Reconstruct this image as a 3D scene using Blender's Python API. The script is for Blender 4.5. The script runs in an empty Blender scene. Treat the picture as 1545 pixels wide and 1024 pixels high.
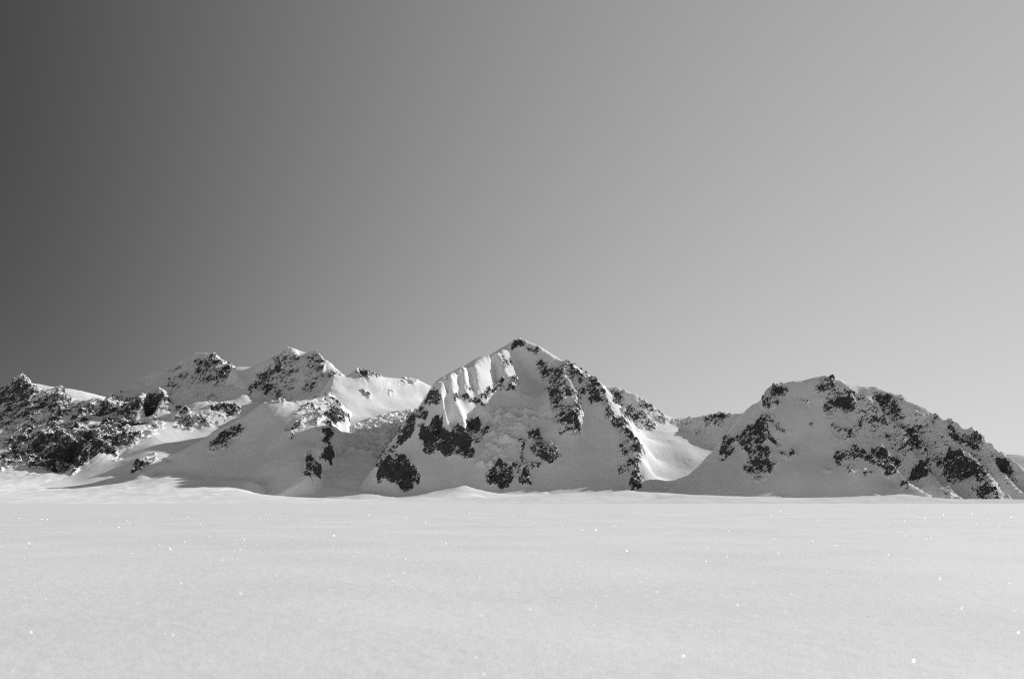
import bpy, math
import numpy as np

# ------------------------------------------------------------------ camera, sky, sun, exposure
S = bpy.context.scene
C = S.collection
FPX, CX, CY, HY = 1502.0, 772.5, 512.0, 756.0      # focal length and horizon in photograph pixels
CAMH = 0.32                                         # the camera lies almost on the snow
PITCH = math.atan((HY - CY) / FPX)
SUN_AZ, SUN_EL = 62.0, 24.0                         # degrees right of the view, above the horizon

cam = bpy.data.objects.new('camera', bpy.data.cameras.new('camera'))
C.objects.link(cam)
cam.location = (0, 0, CAMH)
cam.rotation_euler = (math.pi / 2 + PITCH, 0, 0)
cam.data.sensor_width = 36.0
cam.data.lens = 36.0 * FPX / 1545.0
cam.data.clip_start = 0.05
cam.data.clip_end = 60000
cam.data.dof.use_dof = True
cam.data.dof.focus_distance = 3500
cam.data.dof.aperture_fstop = 4.8
S.camera = cam

W = bpy.data.worlds.new('World')
S.world = W
W.use_nodes = True
nt = W.node_tree
nt.nodes.clear()
sky = nt.nodes.new('ShaderNodeTexSky')
sky.sky_type = 'NISHITA'
sky.sun_disc = False
sky.sun_elevation = math.radians(SUN_EL)
sky.sun_rotation = math.radians(SUN_AZ)
sky.altitude = 2500
sky.air_density = 1.7
sky.dust_density = 0.0
sky.ozone_density = 1.0
az, el = math.radians(SUN_AZ), math.radians(SUN_EL)
sd = (math.sin(az) * math.cos(el), math.cos(az) * math.cos(el), math.sin(el))
L = nt.links.new
def wmath(op, *v):
    n = nt.nodes.new('ShaderNodeMath'); n.operation = op
    for i, q in enumerate(v):
        if isinstance(q, (int, float)): n.inputs[i].default_value = q
        else: L(q, n.inputs[i])
    return n.outputs[0]
# black and white film behind an orange polarising filter: the red light of the sky,
# dimmed where Rayleigh scattering polarises it (most at right angles to the sun)
sep = nt.nodes.new('ShaderNodeSeparateColor')
L(sky.outputs[0], sep.inputs[0])
red = sep.outputs[0]
tc = nt.nodes.new('ShaderNodeTexCoord')
dt = nt.nodes.new('ShaderNodeVectorMath'); dt.operation = 'DOT_PRODUCT'
L(tc.outputs['Generated'], dt.inputs[0]); dt.inputs[1].default_value = sd
c2 = wmath('MULTIPLY', dt.outputs['Value'], dt.outputs['Value'])
pol = wmath('DIVIDE', wmath('MULTIPLY', c2, 2.0), wmath('ADD', c2, 1.0))
val = wmath('MULTIPLY', red, wmath('MULTIPLY_ADD', pol, 0.93, 0.07))
val = wmath('DIVIDE', val, wmath('MULTIPLY_ADD', val, 0.5, 1.0))
bg = nt.nodes.new('ShaderNodeBackground'); bg.inputs['Strength'].default_value = 0.15
wo = nt.nodes.new('ShaderNodeOutputWorld')
L(val, bg.inputs['Color'])
L(bg.outputs[0], wo.inputs[0])

sun = bpy.data.objects.new('sun', bpy.data.lights.new('sun', 'SUN'))
C.objects.link(sun)
sun.data.energy = 2.0
sun.data.angle = math.radians(0.53)
sun.rotation_euler = (math.pi / 2 - el, 0, math.pi - az)
sun.location = (600, 500, 900)

S.view_settings.view_transform = 'Standard'
S.view_settings.look = 'None'
S.view_settings.exposure = 1.52
S.view_settings.gamma = 1.0
S.view_settings.use_curve_mapping = False
S.cycles.max_bounces = 4
S.cycles.diffuse_bounces = 3
S.cycles.use_denoising = False
S.cycles.filter_width = 1.15

# ------------------------------------------------------------------ pixel <-> place, noise
CP, SP = math.cos(PITCH), math.sin(PITCH)

def P(px, py, Y, fwd=0):
    "the point seen at a photograph pixel, Y metres down the valley"
    if Y > 2950: Y = 2950 + (Y - 2950) * 0.55
    Y -= fwd
    u, v = (px - CX) / FPX, (CY - py) / FPX
    t = Y / (CP - v * SP)
    return (u * t, Y, CAMH + t * (SP + v * CP))

def to_px(x, y, z):
    dz = z - CAMH
    d = y * CP + dz * SP
    v = (-y * SP + dz * CP) / d
    return CX + FPX * x / d, CY - FPX * v

_rng = np.random.RandomState(7)
_T = _rng.rand(512, 512).astype(np.float32) * 2 - 1

def vnoise(x, y, o=0):
    x = x + o * 37.7; y = y + o * 91.3
    xi = np.floor(x).astype(np.int64); yi = np.floor(y).astype(np.int64)
    fx = (x - xi).astype(np.float32); fy = (y - yi).astype(np.float32)
    fx = fx * fx * fx * (fx * (fx * 6 - 15) + 10); fy = fy * fy * fy * (fy * (fy * 6 - 15) + 10)
    x0 = xi & 511; x1 = (xi + 1) & 511; y0 = yi & 511; y1 = (yi + 1) & 511
    a = _T[y0, x0]; b = _T[y0, x1]; c = _T[y1, x0]; d = _T[y1, x1]
    return (a + (b - a) * fx) * (1 - fy) + (c + (d - c) * fx) * fy

def fbm(x, y, s, n=5, o=0, gain=.5):
    t, a, f = 0, 1.0, 1.0 / s
    for k in range(n):
        c, q = math.cos(.6 * k + .4), math.sin(.6 * k + .4)
        t = t + a * vnoise((x * c - y * q) * f, (x * q + y * c) * f, o + k * 3 + 1)
        a *= gain; f *= 2.03
    return t

def ridged(x, y, s, n=5, o=0, gain=.55):
    t, a, f = 0, 1.0, 1.0 / s
    for k in range(n):
        c, q = math.cos(.7 * k + .2), math.sin(.7 * k + .2)
        t = t + a * (1 - 2 * np.abs(vnoise((x * c - y * q) * f, (x * q + y * c) * f, o + k * 5 + 2)))
        a *= gain; f *= 2.07
    return t

def resample(poly, step):
    p = np.array(poly, float); out = [p[0]]
    for a, b in zip(p[:-1], p[1:]):
        n = max(1, int(np.linalg.norm(b - a) / step))
        out += [a + (b - a) * (k + 1) / n for k in range(n)]
    return np.array(out)

def rbf(pts, x, y, smooth=0.0):
    "surface through scattered points, creased along the lines they lie on"
    key = {}
    for q in pts:
        key[(round(q[0] / 3), round(q[1] / 3))] = q
    p = np.array(list(key.values()))
    n = len(p); sc = 1000.0; eps = (4.0 / sc) ** 2
    X = p[:, :2] / sc
    D = np.sqrt(((X[:, None] - X[None]) ** 2).sum(-1) + eps)
    A = np.zeros((n + 3, n + 3))
    A[:n, :n] = -D + np.eye(n) * smooth
    A[:n, n] = 1; A[:n, n + 1:] = X; A[n, :n] = 1; A[n + 1:, :n] = X.T
    w = np.linalg.solve(A, np.concatenate([p[:, 2], [0, 0, 0]]))
    xs = (x / sc).ravel().astype(np.float32); ys = (y / sc).ravel().astype(np.float32)
    out = np.empty(xs.size, np.float32)
    W = w[:n].astype(np.float32); Xf = X.astype(np.float32)
    for i in range(0, xs.size, 20000):
        a, b = xs[i:i + 20000, None], ys[i:i + 20000, None]
        out[i:i + 20000] = -np.sqrt((a - Xf[:, 0]) ** 2 + (b - Xf[:, 1]) ** 2 + np.float32(eps)) @ W
    return (out + w[n] + w[n + 1] * xs + w[n + 2] * ys).reshape(x.shape)

def box(a, r):
    "mean over a (2r+1) square"
    for ax in (0, 1):
        p = np.pad(a, [(r + 1, r) if k == ax else (0, 0) for k in (0, 1)], mode='edge').cumsum(ax, dtype=np.float64)
        a = (p[2 * r + 1:] - p[:-2 * r - 1] if ax == 0 else p[:, 2 * r + 1:] - p[:, :-2 * r - 1]) / (2 * r + 1)
    return a

def inside(poly, px, py):
    "signed-ish mask: 1 well inside, 0 outside, soft over about two pixels"
    n = len(poly); ins = np.zeros(px.shape, bool); d2 = np.full(px.shape, 1e9)
    for i in range(n):
        x1, y1 = poly[i]; x2, y2 = poly[(i + 1) % n]
        c = (y1 > py) != (y2 > py)
        if y1 != y2:
            ins ^= c & (px < (x2 - x1) * (py - y1) / (y2 - y1) + x1)
        ex, ey = x2 - x1, y2 - y1
        t = np.clip(((px - x1) * ex + (py - y1) * ey) / (ex * ex + ey * ey + 1e-9), 0, 1)
        d2 = np.minimum(d2, (px - x1 - t * ex) ** 2 + (py - y1 - t * ey) ** 2)
    d = np.sqrt(d2) * np.where(ins, 1, -1)
    return d

# outlines were read off enlarged views of the photograph: origin and scale of each view
VIEW = {1: (0, 500, 3.6575), 2: (200, 500, 3.6575), 3: (400, 500, 3.6575), 4: (560, 500, 3.792),
        5: (740, 500, 3.794), 6: (960, 540, 4.453), 7: (1225, 550, 4.653)}

def V(k, pts):
    ox, oy, s = VIEW[k]
    return [(ox + a / s, oy + b / s) for a, b in pts]

# ------------------------------------------------------------------ materials
def grey(v): return (v, v, v, 1)

def mountain_material():
    m = bpy.data.materials.new('snow_and_rock'); m.use_nodes = True
    t = m.node_tree; t.nodes.clear(); N = t.nodes.new; l = t.links.new
    out = N('ShaderNodeOutputMaterial')
    geo = N('ShaderNodeNewGeometry')
    at = N('ShaderNodeAttribute'); at.attribute_name = 'rock'
    def noise(scale, detail, rough, stretch=None):
        n = N('ShaderNodeTexNoise'); n.inputs['Scale'].default_value = scale
        n.inputs['Detail'].default_value = detail; n.inputs['Roughness'].default_value = rough
        if stretch:
            mp = N('ShaderNodeMapping'); mp.vector_type = 'TEXTURE'; mp.inputs['Scale'].default_value = stretch[0]
            mp.inputs['Rotation'].default_value = stretch[1]
            l(geo.outputs['Position'], mp.inputs['Vector']); l(mp.outputs[0], n.inputs['Vector'])
        else:
            l(geo.outputs['Position'], n.inputs['Vector'])
        return n
    def math_(op, a, b=None, c=None, clamp=False):
        n = N('ShaderNodeMath'); n.operation = op; n.use_clamp = clamp
        for i, v in enumerate((a, b, c)):
            if v is None: continue
            if hasattr(v, 'links'): l(v, n.inputs[i])
            else: n.inputs[i].default_value = v
        return n.outputs[0]
    n1 = noise(.085, 6, .68, ((1.35, 1, .42), (0, -.6, 0)))
    n2 = noise(.28, 4, .7)
    sp = N('ShaderNodeSeparateXYZ'); l(geo.outputs['Normal'], sp.inputs[0])
    # rock shows where the outcrop is dense, the face steep and no drift clings to it
    a = math_('MULTIPLY_ADD', n1.outputs[0], 5.0, -2.5)
    b = math_('MULTIPLY_ADD', n2.outputs[0], 3.0, -1.5)
    n5 = noise(.022, 3, .5)
    s1 = math_('ADD', math_('ADD', a, b), math_('MULTIPLY_ADD', n5.outputs[0], 3.0, -1.5))
    steep = math_('MULTIPLY_ADD', sp.outputs[2], -2.4, 1.6)
    s2 = math_('ADD', s1, steep)
    r = math_('MULTIPLY_ADD', at.outputs['Fac'], 1.6, -1.0)
    s3 = math_('ADD', s2, r)
    fac = math_('MULTIPLY_ADD', s3, 6.0, .5, True)
    gate = math_('MULTIPLY', at.outputs['Fac'], 12.0, None, True)
    fac = math_('MULTIPLY', fac, gate)
    n3 = noise(.09, 8, .78, ((1.3, 1, .45), (0, -.6, 0)))
    ramp = N('ShaderNodeValToRGB'); l(n3.outputs[0], ramp.inputs[0])
    ramp.color_ramp.elements[0].position = .3; ramp.color_ramp.elements[0].color = grey(.022)
    ramp.color_ramp.elements[1].position = .75; ramp.color_ramp.elements[1].color = grey(.15)
    n4 = noise(.012, 6, .6)
    sr = N('ShaderNodeValToRGB'); l(n4.outputs[0], sr.inputs[0])
    sr.color_ramp.elements[0].position = .3; sr.color_ramp.elements[0].color = grey(.76)
    sr.color_ramp.elements[1].position = .7; sr.color_ramp.elements[1].color = grey(.88)
    mix = N('ShaderNodeMix'); mix.data_type = 'RGBA'
    l(fac, mix.inputs[0]); l(sr.outputs[0], mix.inputs[6]); l(ramp.outputs[0], mix.inputs[7])
    bmp = N('ShaderNodeBump'); bmp.inputs['Strength'].default_value = .55; bmp.inputs['Distance'].default_value = 5
    l(n2.outputs[0], bmp.inputs['Height'])
    bs = math_('MULTIPLY_ADD', fac, .6, .07); l(bs, bmp.inputs['Strength'])
    bd = N('ShaderNodeBsdfDiffuse'); l(mix.outputs[2], bd.inputs['Color']); bd.inputs['Roughness'].default_value = .3
    l(bmp.outputs[0], bd.inputs['Normal'])
    l(bd.outputs[0], out.inputs[0])
    return m

MAT = mountain_material()

# ------------------------------------------------------------------ mesh building
def grid_mesh(name, x, y, z, attrs=None, parent=None, mat=None, face_owner=None, child_name='rock_outcrop'):
    "one sheet; faces owned by an outcrop become that outcrop's own mesh"
    ny, nx = x.shape
    co = np.stack([x, y, z], -1).reshape(-1, 3).astype(np.float32)
    idx = np.arange(nx * ny).reshape(ny, nx)
    f = np.stack([idx[:-1, :-1], idx[:-1, 1:], idx[1:, 1:], idx[1:, :-1]], -1).reshape(-1, 4)
    gy, gx = np.gradient(z, y[:, 0], x[0, :]) if (np.ptp(x[:, 0]) < 1e-3 and np.ptp(y[0, :]) < 1e-3) else (None, None)
    nrm = None
    if gx is not None:
        nrm = np.stack([-gx, -gy, np.ones_like(gx)], -1).reshape(-1, 3)
        nrm /= np.linalg.norm(nrm, axis=1, keepdims=True)
    def make(nm, faces, par):
        used = np.unique(faces)
        remap = np.full(len(co), -1, np.int64); remap[used] = np.arange(len(used))
        ff = remap[faces]
        me = bpy.data.meshes.new(nm)
        me.vertices.add(len(used)); me.vertices.foreach_set('co', co[used].ravel())
        me.loops.add(ff.size); me.loops.foreach_set('vertex_index', ff.ravel().astype(np.int32))
        me.polygons.add(len(ff))
        me.polygons.foreach_set('loop_start', np.arange(0, ff.size, 4, dtype=np.int32))
        me.polygons.foreach_set('use_smooth', np.ones(len(ff), bool))
        me.update(calc_edges=True)
        for k, v in (attrs or {}).items():
            at = me.attributes.new(k, 'FLOAT', 'POINT'); at.data.foreach_set('value', v.ravel()[used].astype(np.float32))
        if nrm is not None:
            me.normals_split_custom_set_from_vertices(nrm[used])
        me.materials.append(mat or MAT)
        o = bpy.data.objects.new(nm, me); C.objects.link(o)
        if par: o.parent = par
        return o
    if face_owner is None:
        return make(name, f, parent)
    fo = face_owner[:-1, :-1].ravel()
    keep = f[fo < 0]
    root = make(name, keep, parent)
    for k in range(int(fo.max()) + 1):
        sel = f[fo == k]
        if len(sel) > 40:
            make(child_name, sel, root)
    return root

def mountain(name, label, x0, x1, y0, y1, dx, dy, feats, pts, rocks, step=26, rough=1.0, base_rock=0.0,
             extra=None, icefall=(), category='mountain', seed=0, smooth=0.0, limit=(), flute=(1.0, 0.0), fwd=0, wash=()):
    P3 = []
    for f in feats:
        back = None
        if isinstance(f, tuple): f, back = f
        line = resample([P(*q, fwd) for q in f], step)
        P3 += [tuple(q) for q in line]
        if back == 'rib':
            P3 += [(q[0] + 15, q[1] + 4, q[2] - 17) for q in line[3:]]
        elif back:
            bx, by, bz = back
            for k, q in enumerate(line):
                if k % 3 == 0: P3.append((q[0] + bx, q[1] + by, q[2] - bz))
    P3 += [P(*q, fwd) for q in pts]
    for i in range(13):                                   # the sheet dips under the glacier along its edge
        t = i / 12
        P3 += [(x0 + (x1 - x0) * t, y0, -60), (x0 + (x1 - x0) * t, y1, -40)]
    xs = np.arange(x0, x1, dx); ys = np.arange(y0, y1, dy)
    x, y = np.meshgrid(xs, ys)
    z = rbf(P3, x, y, smooth)
    px, py = to_px(x, y, z)
    wx = px + 4.5 * fbm(x, y, 40, 5, 11 + seed, .6); wy = py + 4.5 * fbm(x, y, 40, 5, 31 + seed, .6)
    rock = np.zeros_like(z); owner = np.full(z.shape, -1)
    for k, (poly, d) in enumerate(rocks):
        a = np.array(poly); b = 9
        m = (wx > a[:, 0].min() - b) & (wx < a[:, 0].max() + b) & (wy > a[:, 1].min() - b) & (wy < a[:, 1].max() + b)
        if not m.any(): continue
        dist = inside(poly, wx[m], wy[m])
        v = d * np.clip(dist / 5.0 + .6, 0, 1)
        rock[m] = np.maximum(rock[m], v)
        o = owner[m]; o[(dist > -1.0) & (o < 0)] = k; owner[m] = o
    solid = rock.copy()
    for poly, d in wash:                                  # thin scatter of rock
        rock = np.maximum(rock, d * np.clip(inside(poly, wx, wy) / 12 + .3, 0, 1))
    ice = np.zeros_like(z)
    for poly in icefall:
        ice = np.maximum(ice, np.clip(inside(poly, px, py) / 8 + .3, 0, 1))
    for side, line in limit:                              # where this mountain dips under its neighbour
        yy = np.array([q[1] for q in line], float); xx = np.array([q[0] for q in line], float)
        over = (np.interp(py, yy, xx) - px) * (1 if side == 'left' else -1)
        z = z - np.clip(over, 0, 60) * 3.0
    up = np.clip((z + 10) / 120, 0, 1)
    rr = np.clip(solid * 1.5 + (rock - solid) * .3, 0, 1)
    near = box(np.clip(rock * 1.6, 0, 1), 9)                # broken ground round the outcrops
    gy, gx = np.gradient(z, ys, xs)
    steep = np.clip((np.hypot(gx, gy) - .3) * 1.6, 0, 1)
    z = z + rough * up * (2.6 * fbm(x, y, 130, 4, 1 + seed, .45))
    ca, sa = math.cos(flute[1]), math.sin(flute[1])
    ur, vr = x * ca + y * sa + 9 * fbm(x, y, 90, 3, 41 + seed), (y * ca - x * sa) * .14
    z = z + flute[0] * up * steep * (.16 + .84 * near) * 3.4 * ridged(ur, vr, 36, 4, 43 + seed, .55)
    z = z + rr * (8.0 * ridged(x, y * .8, 52, 5, 5 + seed, .6) + 2.5 * fbm(x, y, 14, 3, 9 + seed))
    H = 13.0
    q = (z + .35 * x * rough + 20 * fbm(x, y, 45, 4, 51 + seed)) / H
    fr = q - np.floor(q); st = np.clip((fr - .25) / .5, 0, 1); st = st * st * (3 - 2 * st)
    z = z + rr * .4 * H * (st - fr)                      # ledges in the rock bands
    lap = z - box(z, 7)
    crest = np.clip(lap / 5, 0, 1)
    z = z + up * crest * (.25 + .75 * near) * (5.0 * ridged(x, y, 24, 4, 55 + seed, .6))
    z = z + ice * (8.0 * ridged(x, y, 46, 4, 15 + seed, .6) + 5.0 * ridged(x * .35 + 6 * fbm(x, y, 60, 2, 18), y, 17, 3, 19, .6))
    if extra is not None:
        z = extra(x, y, z, px, py)
    if base_rock:
        gy, gx = np.gradient(z, ys, xs)
        sl = np.sqrt(gx ** 2 + gy ** 2)
        rock = np.maximum(rock, np.clip((sl - .75) * base_rock, 0, .5) * np.clip(fbm(x, y, 90, 4, 77 + seed) + .6, 0, 1))
    ob = grid_mesh(name, x, y, z, {'rock': rock}, face_owner=owner)
    ob['kind'] = 'structure'; ob['label'] = label; ob['category'] = category
    return ob

# ------------------------------------------------------------------ the central pyramid
R1 = [(784,513,4080),(779,515,4070),(771,526,4040),(760,529,3990),(745,537,3910),(731,542,3830),(718,549,3740),(702,555,3650),(686,562,3560),(672,571,3490),
      (665,577,3450),(651,585,3440),(640,600,3400),(628,616,3370),(620,627,3340),(612,645,3300),(605,658,3260),(598,674,3210),(591,687,3160),
      (577,695,3110),(574,715,3070),(570,738,3030)]
R2 = [(784,513,4090),(789,513,4090),(800,520,4080),(814,525,4060),(830,536,4030),(843,543.5,3990),(858,547,3940),(872,555,3880),(888,566,3800),
      (903,576,3710),(912,588,3640),(918,605,3570),(925,617,3530),(938,635,3450),(951,656,3350),(961,675,3260),(967,695,3170),(971,720,3070),(974,742,2980)]
A2 = [(895,592,4200),(914,587,4250),(930,586,4250),(943,592,4230),(959,595,4200),(972,608,4180),(985,619,4150),(998,629,4120),(1007,637,4100),(1027,631,4200),(1050,630,4180),(1072,625,4100),(1104,624,4000),(1130,622,3950)]
S2 = [(853,553,3850),(850,562,3770),(860,577,3640),(869,590,3590),(872,605,3530),(878,622,3460),(876,640,3390),(868,652,3350)]
S1 = [(757,530,3980),(761,546,3900),(768,562,3840),(776,575,3780)]
V1 = [(780,523,4060),(786,545,4035),(797,562,3985),(816,577,3910),(836,585,3830)]
S3 = [(697,560,3610),(695,590,3500),(692,606,3440),(693,622,3390),(697,640,3330),(702,650,3300)]
FL_C = [[(668,577,3440),(667,595,3390),(669,618,3330)], [(678,569,3500),(680,590,3440),(684,604,3400)],
        [(700,557,3620),(702,575,3550),(706,596,3490)], [(715,551,3700),(717,570,3630),(720,592,3560)],
        [(752,534,3930),(756,552,3850),(764,572,3770)]]
FL_V = [[(675,573,3510),(675,595,3455),(677,610,3405)], [(690,563,3595),(692,580,3545),(694,596,3485)],
        [(710,554,3705),(712,572,3645),(714,590,3585)], [(744,539,3935),(746,560,3860),(752,580,3790)]]
A_pts = [(800,545,4020),(822,562,3950),(832,560,3930),(840,572,3840),(843,585,3680),(835,600,3590),
         (866,570,3745),(880,580,3690),(885,600,3610),(895,620,3520),(905,650,3390),(920,680,3260),(930,710,3120),(940,735,3010),
         (890,680,3260),(880,715,3110),(860,700,3170),(850,735,3010),(820,735,3020),(855,670,3290),
         (800,597,3730),(770,600,3690),(740,605,3600),(820,610,3640),(790,612,3630),(790,590,3790),(750,590,3700),(720,605,3540),(760,615,3600),
         (760,628,3500),(725,640,3450),(790,640,3430),(825,640,3430),(765,660,3330),(800,665,3310),(745,690,3200),(722,715,3100),(735,738,3020),
         (795,690,3210),(780,710,3130),(770,735,3030),(830,700,3170),(690,705,3140),(660,718,3080),(640,738,3020),(690,735,3020),
         (718,625,3500),(710,632,3470),(640,640,3400),(665,655,3330),(690,652,3360),(708,645,3400),(718,636,3440),
         (650,683,3215),(680,690,3205),(705,687,3220),(720,665,3330),(600,690,3160),(625,696,3140),(580,728,3045),(610,740,3005),(632,718,3070),
         (612,670,3240),(630,665,3270),(630,640,3320),(645,610,3370),(678,622,3390),(672,638,3350),
         (1000,738,3050),(985,715,3250),(988,690,3460),(972,660,3720),(955,643,3880),(1040,720,3270),(1045,692,3480),(1015,665,3720),(1000,652,3870),
         (955,622,4060),(975,632,4050),(1010,748,2900),(985,745,2900),(960,749,2850),(1060,735,3150),
         (1040,650,4050),(1080,655,3850),(1060,670,3750),(1090,680,3650),(1100,700,3450),(1080,730,3250),
         (850,746,2920),(760,750,2900),(680,745,2930),(620,750,2900),(560,752,2950),(930,746,2920)]
A_rocks = [
 (V(4, [(75,740),(130,728),(180,722),(225,745),(255,790),(282,825),(270,860),(240,850),(238,885),(205,905),(160,890),(155,855),(110,860),(85,850),(52,868),(55,815)]), .95),
 (V(4, [(245,470),(240,580),(200,615),(165,640),(130,700),(70,735),(20,765),(5,760),(40,720),(100,700),(160,620),(180,560),(225,470)]), .7),
 (V(4, [(345,325),(390,330),(380,400),(340,410),(300,405),(320,365)]), .55), (V(4, [(262,450),(310,445),(300,490),(260,485)]), .5),
 (V(4, [(265,535),(330,530),(365,495),(400,500),(395,560),(415,595),(440,590),(480,555),(510,545),(545,575),(545,530),(600,510),(620,520),(610,560),(580,610),(560,680),(600,690),(590,720),(540,725),(480,710),(440,730),(395,710),(370,690),(330,715),(300,690),(310,650),(290,620),(285,570)]), .85),
 (V(4, [(610,560),(655,540),(640,620),(610,640),(590,620)]), .5),
 (V(4, [(625,370),(680,320),(730,290),(790,300),(800,270),(830,275),(815,335),(770,330),(720,325),(660,360),(630,385)]), .7),
 (V(4, [(500,370),(540,365),(545,380),(500,385)]), .8), (V(4, [(540,400),(620,395),(640,410),(620,440),(580,410)]), .6), (V(4, [(535,320),(570,310),(560,335)]), .7),
 (V(4, [(800,100),(820,60),(850,47),(875,55),(860,75),(830,80),(815,100)]), .85), (V(4, [(740,120),(775,150),(790,195),(770,185),(755,145)]), .7),
 (V(4, [(650,830),(680,770),(730,750),(760,770),(800,800),(820,850),(790,880),(750,895),(700,880),(645,855)]), .8),
 (V(4, [(770,740),(830,755),(850,790),(830,800)]), .6),
 (V(4, [(820,630),(885,615),(870,660),(870,760),(965,765),(960,790),(905,795),(915,880),(870,885),(845,850),(870,810),(850,740),(850,660)]), .75),
 (V(5, [(195,575),(290,560),(285,600),(300,650),(350,670),(400,715),(340,745),(280,710),(245,680),(240,630)]), .75),
 (V(5, [(320,340),(345,310),(420,320),(470,340),(475,370),(420,380),(390,440),(360,430),(345,400),(320,370)]), .65), (V(5, [(325,470),(355,465),(345,485)]), .7),
 (V(5, [(385,500),(470,460),(500,430),(525,460),(515,520),(490,580),(430,590),(400,600),(390,590),(440,540),(430,510)]), .65),
 (V(5, [(285,210),(300,175),(330,200),(380,210),(425,205),(420,230),(360,235),(310,240)]), .6), (V(5, [(205,90),(260,90),(260,125),(235,120)]), .5),
 (V(5, [(420,190),(470,180),(510,220),(560,250),(600,280),(650,330),(640,345),(570,290),(520,270),(480,240)]), .75),
 (V(5, [(530,330),(575,310),(600,320),(640,380),(660,400),(700,440),(690,500),(650,460),(640,410),(560,370)]), .6),
 (V(5, [(690,450),(760,520),(800,580),(850,660),(862,760),(850,760),(830,690),(780,620),(740,560),(700,500)]), .65),
 (V(5, [(760,660),(800,690),(800,740),(830,760),(855,780),(880,900),(860,920),(800,905),(780,880),(820,800),(790,740)]), .85), (V(5, [(735,780),(780,765),(770,790),(740,800)]), .45),
 (V(5, [(690,350),(720,340),(770,350),(760,390),(730,430),(715,410)]), .55), (V(5, [(750,460),(800,430),(850,450),(900,500),(940,560),(920,580),(860,550),(800,510),(770,490)]), .6),
 (V(5, [(820,360),(870,410),(920,450),(930,510),(880,450),(840,400)]), .55), (V(5, [(930,450),(970,470),(1010,515),(980,505),(950,480)]), .65)]
A_rocks += [
 (V(6, [(440,400),(500,385),(580,390),(640,385),(600,420),(560,450),(470,475),(440,430)]), .62), (V(6, [(235,425),(300,405),(320,420),(260,440)]), .6),
 (V(6, [(310,440),(360,420),(350,450),(315,465)]), .5), (V(6, [(395,510),(420,490),(410,515)]), .6),]
A_ice = [V(4, [(640,450),(860,420),(980,480),(870,560),(820,640),(760,740),(640,790),(600,760),(640,650),(660,560)])]
mountain('pyramid_mountain', 'pointed snow pyramid with fluted ridge, icefall and dark crags between two glaciers',
         -640, 960, 2640, 4050, 2.7, 2.9, [(R1, (-130, 260, 190)), (R2[:10], (150, 150, 150)), R2[9:], (A2, (60, 250, 150)), S1, (S2, 'rib'), V1, S3] + FL_C + FL_V, A_pts, A_rocks, icefall=A_ice, seed=1, wash=[(V(5, [(280,190),(450,170),(640,320),(860,680),(890,920),(780,900),(720,560),(560,380),(500,600),(380,600),(320,330)]), .42), (V(5, [(650,330),(830,350),(1010,515),(940,580),(780,520)]), .25)])

# ------------------------------------------------------------------ the right-hand mountain
BR = [(1008,741,3200),(1012,738,3240),(1025,728,3295),(1050,705,3423),(1075,680,3514),(1100,650,3605),(1116,630,3690),(1126,620,3730),(1135,611,3710),(1151,603,3690),(1155,594,3680),
      (1160,590,3670),(1171,586,3660),(1185,579,3650),(1198,576,3640),(1212,576,3630),(1229,571,3620),(1250,566.5,3600),(1260,570,3590),(1279,578,3570),(1296,585.5,3550),
      (1305,585,3560),(1320,585.5,3550),(1328,592,3530),(1345,596,3510),(1362,602.5,3480),(1380,610,3450),(1397,619,3420),(1412,626,3390),(1425,634,3360),(1438,635,3340),
      (1446,640,3320),(1468,647,3260),(1474,655,3230),(1483,661,3200),(1498,670,3150),(1511,681,3090),(1524,690,3040),(1545,709,2950),(1575,730,2850),(1600,745,2780)]
B_ribs = [[(1261,572,3580),(1275,584,3530),(1288,600,3460)], [(1298,590,3530),(1315,609,3450),(1330,619,3470),(1350,640,3370),(1367,657,3290),(1380,687,3150),(1403,713,3020),(1427,735,2900),(1450,750,2800)],
          [(1350,612,3450),(1365,628,3400),(1384,651,3310),(1390,666,3240),(1401,690,3130)],
          [(1412,627,3400),(1429,645,3300),(1442,668,3190),(1464,687,3090),(1483,705,2990),(1500,726,2880),(1511,750,2760)],
          [(1476,660,3220),(1496,690,3080),(1513,713,2970),(1534,735,2860),(1550,748,2780)], [(1330,676,3190),(1345,700,3080),(1370,727,2930),(1400,745,2820)]]
B_pts = [(1200,620,3440),(1150,640,3430),(1250,640,3350),(1240,600,3480),(1210,600,3530),(1180,600,3570),(1200,670,3290),(1200,710,3070),(1100,700,3280),(1110,680,3400),(1140,650,3480),
         (1150,690,3230),(1300,640,3370),(1280,620,3480),(1300,680,3170),(1290,715,3000),(1250,690,3160),(1250,730,2960),(1150,730,3010),(1090,735,3060),(1060,735,3120),(1035,742,3080),
         (1340,650,3350),(1355,680,3220),(1372,650,3330),(1400,650,3320),(1420,670,3210),(1410,640,3380),(1420,700,3080),(1445,720,2960),(1440,695,3090),(1470,720,2940),(1480,740,2830),
         (1460,670,3210),(1480,690,3110),(1455,655,3260),(1510,700,3040),(1530,720,2940),(1520,745,2800),(1380,720,3010),(1350,730,2950),(1320,745,2850),(1395,735,2920),
         (1100,752,2970),(1200,752,2930),(1300,752,2900),(1400,752,2850),(1500,752,2800),(1040,752,2990)] + [(px, 757, 2880 if px < 1350 else 2780) for px in range(1040, 1600, 30)]
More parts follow.
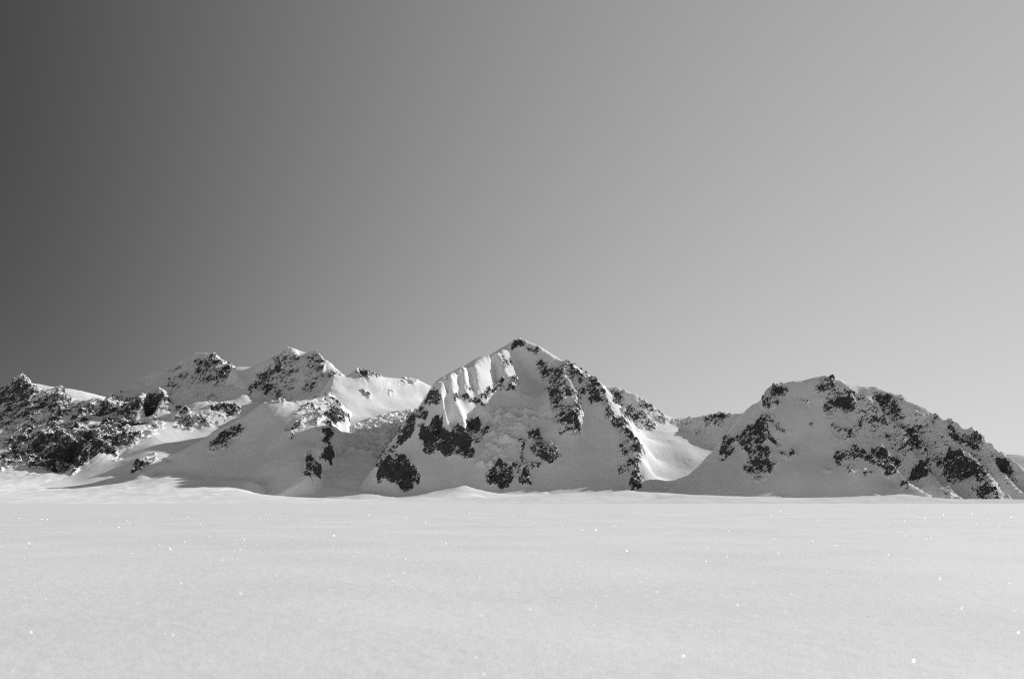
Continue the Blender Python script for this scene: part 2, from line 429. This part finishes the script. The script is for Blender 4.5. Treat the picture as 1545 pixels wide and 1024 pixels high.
B_rocks = [
 (V(6, [(575,560),(590,510),(610,540),(600,560),(650,560),(720,520),(760,470),(810,440),(830,390),(900,380),(910,400),(880,440),(890,500),(940,540),(985,580),(960,590),(880,560),(850,550),(810,600),(860,630),(885,660),(870,690),(930,710),(920,750),(860,770),(850,800),(800,830),(770,790),(720,770),(725,720),(750,690),(735,640),(720,590),(690,580),(650,590),(620,660),(580,670),(565,625)]), .72),
 (V(6, [(850,260),(885,225),(960,200),(1000,215),(990,240),(960,290),(910,310),(870,345)]), .65),
 (V(6, [(890,430),(950,420),(1000,460),(1050,500),(1010,490),(930,470)]), .45),
 (V(6, [(1240,340),(1290,290),(1400,270),(1420,310),(1320,370),(1290,350)]), .5),
 (V(6, [(1100,290),(1140,290),(1150,310)]), .5), (V(6, [(1140,430),(1190,415),(1170,445)]), .5),
 (V(6, [(940,640),(985,630),(1000,690),(970,680)]), .55), (V(6, [(1030,630),(1080,620),(1060,650),(1035,690)]), .5),
 (V(7, [(20,190),(60,110),(140,90),(155,180),(100,175),(60,200)]), .62), (V(7, [(65,320),(120,260),(210,225),(280,230),(290,250),(200,290),(160,340),(120,340)]), .55),
 (V(7, [(210,550),(250,460),(340,420),(350,440),(300,490),(240,520)]), .5),
 (V(7, [(150,650),(180,610),(250,600),(300,560),(330,590),(400,640),(450,590),(500,590),(520,640),(620,680),(600,740),(550,730),(540,780),(500,770),(440,710),(380,670),(330,650),(250,640),(210,700),(180,690)]), .65),
 (V(7, [(95,730),(130,710),(150,750),(110,745)]), .5), (V(7, [(240,720),(280,710),(300,760),(250,770)]), .65), (V(7, [(330,770),(420,750),(420,780),(370,790)]), .55),
 (V(7, [(500,490),(560,460),(640,470),(720,530),(700,580),(650,590),(580,570),(520,510)]), .5), (V(7, [(610,620),(660,605),(680,630),(640,640)]), .65),
 (V(7, [(690,790),(720,730),(770,715),(820,770),(800,800),(760,830),(730,840),(690,820)]), 1.0), (V(7, [(630,850),(660,815),(690,830),(680,880),(640,875)]), .65),
 (V(7, [(700,510),(760,480),(780,530),(820,640),(830,740),(800,660),(750,600)]), .5), (V(7, [(410,245),(460,235),(520,220),(600,240),(650,250),(610,285),(560,300),(520,270),(450,260)]), .58),
 (V(7, [(650,340),(720,340),(760,370),(730,385),(690,360)]), .5), (V(7, [(820,410),(870,410),(860,450),(830,440)]), .5),
 (V(7, [(920,790),(930,700),(960,650),(1020,600),(1110,640),(1120,670),(1170,700),(1250,790),(1280,840),(1240,840),(1150,800),(1080,820),(1050,830),(990,830),(960,810)]), .95),
 (V(7, [(880,700),(920,670),(920,760),(885,780)]), .7),
 (V(7, [(950,410),(1010,440),(1040,500),(1110,510),(1140,480),(1190,520),(1230,600),(1180,600),(1120,570),(1060,580),(1000,540),(970,470)]), .68),
 (V(7, [(1160,910),(1200,850),(1290,860),(1320,900),(1320,945),(1160,945)]), 1.0), (V(7, [(1100,870),(1150,870),(1160,910),(1120,890)]), .6),
 (V(7, [(910,910),(950,880),(985,945),(940,930)]), .8), (V(7, [(1280,690),(1340,640),(1390,700),(1440,780),(1400,770),(1340,730)]), .65)]
mountain('broad_mountain', 'broad shaded snow mountain with rounded summit and scattered dark rock patches',
         430, 1600, 2200, 3800, 2.6, 3.0, [(BR, (40, 280, 165))] + [(r, 'rib') for r in B_ribs], B_pts, B_rocks, seed=2, flute=(1.3, .3), fwd=260, wash=[(V(7, [(60,120),(250,110),(560,240),(900,380),(1150,500),(1450,780),(1500,940),(850,940),(600,760),(200,720),(120,500)]), .3)],
         limit=[('left', [(1118,600),(1118,625),(1096,650),(1071,680),(1046,705),(1021,728),(1006,738),(1000,755)])])

# ------------------------------------------------------------------ the snow bowl and glacier left of the pyramid
LB = [(500,564,4800),(508,566,4850),(525,568,4900),(537,557,4950),(545,556,4980),(564,564,5050),(575,568,5100),(602,571,5200),(619,570,5250),(635,575,5300),(649,583,5350),(675,592,5400)]
L_pts = [(510,590,4600),(520,585,4700),(560,590,4780),(600,593,4930),(640,605,5000),(540,610,4500),(580,612,4650),(620,616,4730),(530,630,4250),(560,627,4380),(600,624,4450),(645,625,4500),
         (520,645,3980),(560,640,4080),(600,637,4130),(510,670,3650),(550,668,3680),(590,665,3720),(500,700,3350),(540,703,3340),(580,703,3310),(490,722,3170),(520,738,3080),(560,745,3030),(600,748,3000),
         (500,748,2950),(540,752,2900),(600,752,2900),(470,730,3100)]
L_rocks = [(V(2, [(1240,205),(1290,210),(1350,245),(1280,255)]), .85), (V(2, [(1265,325),(1300,350),(1300,365),(1270,345)]), .75),
           (V(3, [(690,315),(705,320),(695,345)]), .7), (V(3, [(725,290),(760,260),(800,260),(790,275),(745,300)]), .5), (V(3, [(790,258),(830,262),(835,272),(800,268)]), .7)]
L_ice = [V(3, [(380,600),(700,470),(800,480),(740,600),(620,700),(480,690),(380,660)]), V(3, [(400,540),(560,490),(700,450),(830,430),(820,480),(700,500),(560,560),(420,600)])]
mountain('snow_bowl', 'sunlit snow bowl above shaded glacier, between the pyramid and twin-topped mountain', -1000, -150, 2600, 4650, 3.5, 4.0, [(LB, (0, 250, 140))], L_pts, L_rocks, icefall=L_ice, seed=3, rough=.8,
         limit=[('left', [(505,560),(494,600),(498,625),(500,650),(490,675),(476,690),(463,705),(452,716),(420,740)])])

# ------------------------------------------------------------------ the double-topped mountain and its dome
C1 = [(345,560,6100),(356,555,6050),(375,557,6000),(402,544,5900),(419,538,5800),(432,525,5750),(441,527,5740),(452,534,5760),(463,533,5780),(476,530,5780),(487,541,5750),(501,549,5700),(514,563,5600),(528,572,5450),(550,590,5300)]
C2 = [(487,541,5750),(500,558,5500),(495,574,5300),(491,586,5000),(497,598,4350),(505,610,4150),(503,625,3900),(505,650,3600),(496,675,3370),(482,690,3230),(467,705,3090),(460,716,3000)]
CD = [(490,600,4220),(470,604,4080),(450,606,4000),(430,606,3960),(415,606,3940),(397,608,3910),(385,617,3890),(370,628,3860),(347,640,3810),(320,656,3750),(282,675,3660),(255,688,3590),(225,708,3430),(200,724,3280),(165,732,3150),(140,735,3080)]
C_pts = [(400,575,5700),(430,570,5600),(460,570,5500),(420,597,5450),(450,595,5300),(475,590,5250),(400,600,5450),(475,556,5650),(445,550,5650),(415,555,5700),(480,605,4130),
         (400,650,3640),(440,650,3500),(475,640,3600),(460,620,3880),(350,660,3720),(320,680,3600),(350,680,3520),(400,680,3400),(440,680,3280),(470,670,3400),
         (250,700,3560),(300,700,3450),(350,700,3330),(400,700,3200),(440,700,3120),(232,717,3440),(273,716,3380),(300,718,3300),(350,718,3200),(400,720,3100),(450,718,3000),(180,738,3050),
         (515,620,4450),(532,640,4150),(520,660,3750),(508,690,3480),(490,714,3250),(200,742,2950),(300,742,2950),(400,742,2950),(130,742,2950)]
C_rocks = [
 (V(2, [(420,620),(470,580),(530,550),(560,530),(620,545),(600,585),(540,600),(520,640),(480,620),(470,670),(440,650)]), .7),
 (V(2, [(660,330),(670,270),(700,230),(750,220),(760,330),(720,370)]), .6), (V(2, [(785,250),(790,150),(820,150),(820,230)]), .55), (V(2, [(780,300),(860,280),(920,270),(860,320),(820,350)]), .5),
 (V(2, [(770,385),(840,355),(830,385)]), .75), (V(2, [(960,340),(980,280),(1010,270),(1000,310)]), .6), (V(2, [(940,150),(1010,120),(1050,170),(1070,230),(1030,250),(970,180)]), .62),
 (V(2, [(1080,250),(1110,220),(1140,240),(1140,280),(1110,280)]), .75), (V(2, [(860,600),(860,560),(880,500),(940,480),(930,510),(890,540),(880,600)]), .75),
 (V(2, [(940,420),(1020,390),(1020,420),(970,460)]), .55), (V(2, [(1000,470),(1030,430),(1060,460),(1010,540)]), .55), (V(2, [(1070,340),(1110,370),(1160,420),(1140,440),(1090,400),(1060,380)]), .6),
 (V(2, [(1080,450),(1130,425),(1170,450),(1205,475),(1170,500),(1120,490),(1110,540),(1090,600),(1085,710),(1055,700),(1060,640),(1030,630),(1050,560),(1080,520)]), .95),
 (V(2, [(960,720),(990,660),(1010,700),(1030,750),(1000,790),(950,790)]), .8)]
mountain('double_mountain', 'twin-topped snow mountain with smooth shaded dome below it', -1500, -500, 2700, 4950, 3.5, 4.0,
         [(C1, (-20, 260, 170)), C2, (CD, (-110, 220, 120))], C_pts, C_rocks, seed=4, wash=[(V(2, [(640,330),(680,230),(840,110),(1000,110),(1090,230),(1040,420),(880,620),(840,560),(900,420),(700,390)]), .42)],
         limit=[('left', [(348,540),(350,555),(365,575),(384,596),(394,606),(384,617),(369,628),(346,640),(319,656),(281,675),(254,688),(224,708),(198,724),(139,735),(100,745)]), ('right', [(560,540),(560,600),(525,625),(525,650),(512,675),(498,690),(482,705),(470,716),(440,735),(400,755)])])

# ------------------------------------------------------------------ the long far ridge and the rocky ridge at the left edge
D1 = [(140,612,6400),(159,601,6550),(165,594,6600),(175,594,6700),(189,589,6800),(219,572.5,7000),(246,557,7050),(273,544,7080),(295,533,7000),(309,533,6900),(323,535.5,6750),(334,545,6550),(353,554,6300),(375,556,6150),(400,560,6000)]
D2 = [(285,612,5100),(295,608,5100),(310,606,5110),(330,607,5130),(350,603,5180),(365,596,5250),(380,598,5300),(392,606,5350)]
K1 = [(207,640,5000),(213,625,5130),(225,592,5300),(238,587,5330),(252,593,5320),(262,622,5220),(285,628,5170)]
E1 = [(-80,625,6000),(-40,603,6050),(0,587,6050),(16,579,6000),(34,564,5950),(45,578,5880),(58,588,5800),(72,594,5730),(82,593,5680),(90,585,5640),(103,598,5550),(120,603,5470),(131,604,5420),(142,600,5370),(153,603,5340),(165,602,5400),(185,606,5500)]
F1 = [(208,646,4750),(180,653,4600),(150,664,4420),(125,678,4280),(117,695,4100),(108,714,3920)]
F2 = [(60,680,4400),(75,665,4520),(90,652,4600),(104,657,4560),(120,674,4400)]
E_ribs = [[(34,564,5950),(40,590,5600),(48,615,5330),(40,640,5080),(30,660,4830)], [(90,585,5640),(88,610,5330),(80,635,5060),(70,655,4800)], [(142,601,5370),(130,625,5150),(118,640,4970),(104,657,4580)],
          [(170,603,5420),(165,625,5200),(172,645,4950)], [(0,587,6050),(5,615,5550),(15,640,5180)]]
D_pts = [(200,592,6700),(220,583,6800),(240,572,6820),(262,562,6850),(285,552,6800),(305,548,6700),(325,552,6550),(345,566,6150),(240,588,6600),(280,575,6550),(300,570,6450),(260,590,6450),(340,580,6000),(320,598,5700),(375,588,5600),(220,600,6400),(390,600,5400),(280,600,6000),(190,620,5900),(200,600,6350),
         (320,624,4900),(350,626,4950),(365,618,5050),(345,640,4850),(300,650,4680),(260,650,4570),(235,660,4380),(280,668,4420),(250,685,4100),(215,690,3950),(205,705,3850),
         (238,601,5260),(238,611,5205),(240,620,5150),(235,640,4980),(225,628,5070),(20,610,5600),(62,620,5370),(65,640,5080),(105,620,5270),(110,635,5090),(25,640,5130),(10,665,4850),(20,690,4450),(50,685,4380),(0,690,4520),
         (30,705,4050),(80,695,4150),(60,715,3900),(110,725,3750),(150,700,4000),(180,690,4150),(150,720,3750),(190,715,3800),(20,728,3650),(60,735,3450),(0,735,3500),(120,735,3450),(130,650,4850),(140,655,4750),(160,640,4900),(150,630,5250),
         (-60,650,4800),(-60,700,4200),(-60,735,3500),(100,742,3200),(0,743,3200),(-80,743,3200)]
D_rocks = [
 (V(1, [(1090,170),(1160,130),(1220,170),(1290,200),(1310,240),(1250,270),(1160,290),(1120,260),(1080,240)]), .62), (V(1, [(920,310),(960,260),(1030,200),(1000,260),(940,320)]), .58), (V(1, [(990,300),(1060,270),(1040,300)]), .65),
 (V(1, [(1060,350),(1110,345),(1090,365)]), .55), (V(1, [(1140,370),(1170,350),(1220,390),(1150,380)]), .55), (V(1, [(810,350),(870,330),(930,330),(950,400),(930,430),(850,440),(800,450),(770,470),(790,420)]), .42),
 (V(1, [(950,440),(1040,430),(1060,480),(1100,440),(1180,510),(1150,540),(1050,530),(980,520)]), .62), (V(1, [(1140,420),(1200,425),(1290,415),(1340,420),(1310,450),(1260,470),(1180,465)]), .9),
 (V(1, [(820,520),(850,460),(900,490),(850,550),(800,570)]), .5), (V(1, [(0,330),(60,290),(125,240),(150,290),(210,340),(190,390),(120,400),(60,420),(0,400)]), .7), (V(1, [(270,370),(330,315),(370,370),(375,440),(330,470),(280,430)]), .68),
 (V(1, [(390,440),(440,410),(520,380),(540,420),(500,480),(420,480)]), .7), (V(1, [(560,400),(610,345),(690,330),(640,400),(760,380),(740,430),(700,470),(640,440),(590,470)]), .62),
 (V(1, [(0,460),(80,450),(90,500),(40,520),(0,520)]), .6), (V(1, [(120,520),(180,480),(170,600),(110,630)]), .68), (V(1, [(230,490),(300,480),(310,530),(260,560)]), .65), (V(1, [(10,640),(60,600),(110,640),(60,675)]), .9),
 (V(1, [(180,660),(260,590),(330,560),(380,590),(430,640),(420,680),(340,700),(280,710),(170,740),(140,700)]), .92), (V(1, [(390,790),(410,720),(470,650),(540,600),(640,590),(680,580),(720,560),(780,540),(750,620),(690,650),(640,690),(600,680),(530,700),(450,730),(420,780)]), .92),
 (V(1, [(0,700),(80,700),(180,690),(60,740),(0,760)]), .65), (V(1, [(540,560),(600,480),(640,540),(590,600)]), .68), (V(1, [(640,540),(720,420),(720,500),(690,560)]), .6), (V(1, [(725,775),(760,735),(850,700),(850,720),(780,760),(735,785)]), .95)]
mountain('ridge_mountain', 'long jagged ridge of dark rock ribs and grey snow beyond the twin-topped mountain', -3200, -900, 2900, 5600, 4.0, 4.5,
         [(D1, (0, 300, 190)), (D2, (0, 90, 25)), (K1, (0, 120, 60)), (E1, (-20, 250, 190)), (F1, (-60, 120, 90)), (F2, (-40, 110, 70))] + E_ribs, D_pts, D_rocks, seed=5, rough=1.1, base_rock=.8, flute=(1.6, -.2), wash=[(V(1, [(-200,400),(0,320),(125,235),(330,310),(560,390),(700,330),(800,360),(760,560),(400,800),(-200,780)]), .74), (V(1, [(800,340),(1100,130),(1230,150),(1320,220),(1400,200),(1440,300),(1250,330),(1000,330),(900,420)]), .4)])

# ------------------------------------------------------------------ the glacier: flat at the camera, rising to the mountain feet
def snow_material():
    m = bpy.data.materials.new('wind_packed_snow'); m.use_nodes = True
    t = m.node_tree; t.nodes.clear(); N = t.nodes.new; l = t.links.new
    out = N('ShaderNodeOutputMaterial'); geo = N('ShaderNodeNewGeometry')
    def noise(scale, detail, rough):
        n = N('ShaderNodeTexNoise'); n.inputs['Scale'].default_value = scale; n.inputs['Detail'].default_value = detail; n.inputs['Roughness'].default_value = rough
        l(geo.outputs['Position'], n.inputs['Vector']); return n
    a = noise(.6, 5, .6); r = N('ShaderNodeValToRGB'); l(a.outputs[0], r.inputs[0])
    r.color_ramp.elements[0].position = .3; r.color_ramp.elements[0].color = grey(.70)
    r.color_ramp.elements[1].position = .7; r.color_ramp.elements[1].color = grey(.80)
    b = noise(14, 6, .65); c = noise(220, 3, .6)
    b1 = N('ShaderNodeBump'); b1.inputs['Strength'].default_value = .16; b1.inputs['Distance'].default_value = .03; l(b.outputs[0], b1.inputs['Height'])
    b2 = N('ShaderNodeBump'); b2.inputs['Strength'].default_value = .3; b2.inputs['Distance'].default_value = .004; l(c.outputs[0], b2.inputs['Height']); l(b1.outputs[0], b2.inputs['Normal'])
    p = N('ShaderNodeBsdfPrincipled'); l(r.outputs[0], p.inputs['Base Color']); p.inputs['Roughness'].default_value = .55
    p.inputs['Specular IOR Level'].default_value = .25
    l(b2.outputs[0], p.inputs['Normal']); l(p.outputs[0], out.inputs[0])
    return m
SNOW = snow_material()

KC = 4e-6
def plain_z(x, y):
    return -KC * np.clip(y, 0, 2600) ** 2

def apron():
    top = [(-150,735,3600),(-60,728,3750),(0,722,3850),(60,712,3950),(120,712,3900),(180,716,3750),(139,735,3150),(200,727,3380),(232,719,3430),(273,713,3400),(300,716,3350),(342,717,3300),(391,717,3280),(408,720,3250),(457,711,3380),
           (480,714,3250),(500,736,3050),(530,742,3000),(560,747,2930),(600,750,2950),(639,747,3000),(671,738,2980),(702,733,2950),(722,740,2960),(729,744,2980),(766,747,2970),(800,744,2960),(824,741,2960),(850,743,2600),(888,744,2560),(925,741,2560),(946,739,2560),(967,743,2560),(1000,744,2580),(1030,748,2600),(1060,750,2850),(1100,751.5,2900),(1200,753,2800),(1270,751,2720),(1300,749,2700),(1335,748,2680),(1365,745,2650),(1385,748,2640),(1400,752,2640),(1480,753,2600),(1560,753,2560),(1700,754,2500)]
    P3 = [P(*q, 0 if q[0] < 1030 else 250) for q in top]
    P3 += [(q[0] * 1.1, q[1] + 330, q[2] - 15) for q in P3]
    for px, py, Y in [(100,738,3200),(0,738,3100),(180,741,2800),(230,732,2950),(280,733,2900),(330,728,2950),(380,726,2950),(300,742,2600),(360,740,2700),(200,748,2500),(350,747,2450),(450,730,3100),(420,748,3000),(500,742,3000),(400,753.5,2900),(460,754.5,2900),(500,754.8,2880),(560,754.8,2850),(600,754.8,2850),
                      (640,751,2650),(690,744,2720),(710,745,2700),(740,752,2700),(830,753,2760),(890,752,2350),(950,752,2350),(1000,753,2380),(1360,750,2500)]:
        P3.append(P(px, py, Y))
    for i in range(15):
        X = -3400 + i * 450
        P3 += [(X, 1500, float(plain_z(0, 1500)) - 3), (X, 1900, float(plain_z(0, 1900)) - 1)]
    xs = np.arange(-3300, 2300, 7.0); ys = np.arange(1500, 4300, 8.0)
    x, y = np.meshgrid(xs, ys)
    z = rbf(P3, x, y, .002)
    up = np.clip((z + 25) / 60, 0, 1)
    z = z + up * (4.0 * fbm(x, y * .6, 240, 5, 61, .5) + 1.2 * ridged(x, y * .5, 70, 3, 65))
    o = grid_mesh('glacier_apron', x, y, z, {'rock': np.zeros_like(z)}, mat=MAT)
    o['kind'] = 'structure'; o['label'] = 'rolling sunlit snow slopes at the foot of the mountains'; o['category'] = 'glacier'
apron()

def snowfield():
    r = np.concatenate([[0.0], np.geomspace(.2, 7000, 440)])
    th = np.concatenate([np.linspace(-45, 45, 560), np.linspace(46, 314, 135), [315]]) * math.pi / 180
    R, T = np.meshgrid(r, th, indexing='ij')
    x, y = R * np.sin(T), R * np.cos(T)
    x[0] = 0; y[0] = 0
    z = plain_z(x, y)
    fade = np.clip(R / 3, .15, 1) * np.clip(90 / (R + 1), 0, 1)
    z = z + fade * (.008 * fbm(x, y, 2.2, 3, 81) + .03 * fbm(x, y, 12, 3, 85))
    x, y, z = x[:, ::-1], y[:, ::-1], z[:, ::-1]
    o = grid_mesh('snowfield', x, y, z, mat=SNOW)
    o['kind'] = 'structure'; o['label'] = 'flat sparkling snowfield in front of the mountains'; o['category'] = 'snow'
snowfield()

# ------------------------------------------------------------------ far ridges seen past the ends of the range
mountain('far_ridge', 'distant pale snow ridge showing behind the jagged rock ridge', -4300, -2600, 6600, 8600, 9, 10,
         [([(-40,600,12000),(20,588,12000),(45,577,12000),(82,585,12000),(109,589,12000),(140,596,12000),(165,602,12000),(200,615,12000)], (0, 300, 200))],
         [(0,650,10500),(100,650,10500),(200,650,10500)], [], seed=8)
mountain('far_ridge', 'distant shaded snow ridge showing past the low end of the broad mountain', 2600, 4300, 5600, 7900, 9, 10,
         [([(1480,705,10000),(1515,686,10000),(1535,689,10000),(1560,694,9900),(1620,700,9800)], (0, 300, 200))],
         [(1520,725,8800),(1580,725,8700)], [], seed=9)

# ------------------------------------------------------------------ hoar crystals that glint on the snow
def crystals():
    rng = np.random.RandomState(21)
    m = bpy.data.materials.new('hoar_ice'); m.use_nodes = True
    p = m.node_tree.nodes['Principled BSDF']; p.inputs['Base Color'].default_value = grey(.85); p.inputs['Roughness'].default_value = .3
    p.inputs['IOR'].default_value = 1.31
    co, fa = [], []
    S3 = np.array(sd); e = np.array([0, 0, CAMH])
    for k in range(900):
        py = 764 + 300 * rng.rand() ** 1.1; px = -150 + 1850 * rng.rand()
        u, v = (px - CX) / FPX, (CY - py) / FPX
        d = np.array([u, CP - v * SP, SP + v * CP]); t = -CAMH / d[2]
        if d[2] >= 0 or t > 60: continue
        c = e + d * t
        c[2] = float(plain_z(c[0], c[1])) + .012 + .006 * rng.rand()
        vv = e - c; dist = np.linalg.norm(vv); vv /= dist
        h = S3 + vv; h /= np.linalg.norm(h)
        h = h + rng.normal(0, .17, 3); h /= np.linalg.norm(h)
        r = dist * .00058 * (.45 + 0.85 * rng.rand() ** 3)
        a = np.cross(h, [0, 0, 1.0]); a /= np.linalg.norm(a); b = np.cross(h, a)
        i0 = len(co); w0 = rng.rand() * 6.28; st = .55 + .45 * rng.rand()
        for lvl in (0, 1):                               # a six-sided plate with thickness
            for j in range(6):
                w = w0 + j * math.pi / 3
                co.append(c + r * (math.cos(w) * a + st * math.sin(w) * b) - lvl * .22 * r * h)
        fa += [[i0 + j for j in range(6)], [i0 + 11 - j for j in range(6)]]
        fa += [[i0 + j, i0 + 6 + j, i0 + 6 + (j + 1) % 6, i0 + (j + 1) % 6] for j in range(6)]
    me = bpy.data.meshes.new('ice_crystals'); me.from_pydata([tuple(q) for q in co], [], fa); me.materials.append(m)
    o = bpy.data.objects.new('ice_crystals', me); C.objects.link(o)
    o['kind'] = 'stuff'; o['label'] = 'glinting hoar frost crystals strewn over the snowfield'; o['category'] = 'ice crystals'
crystals()
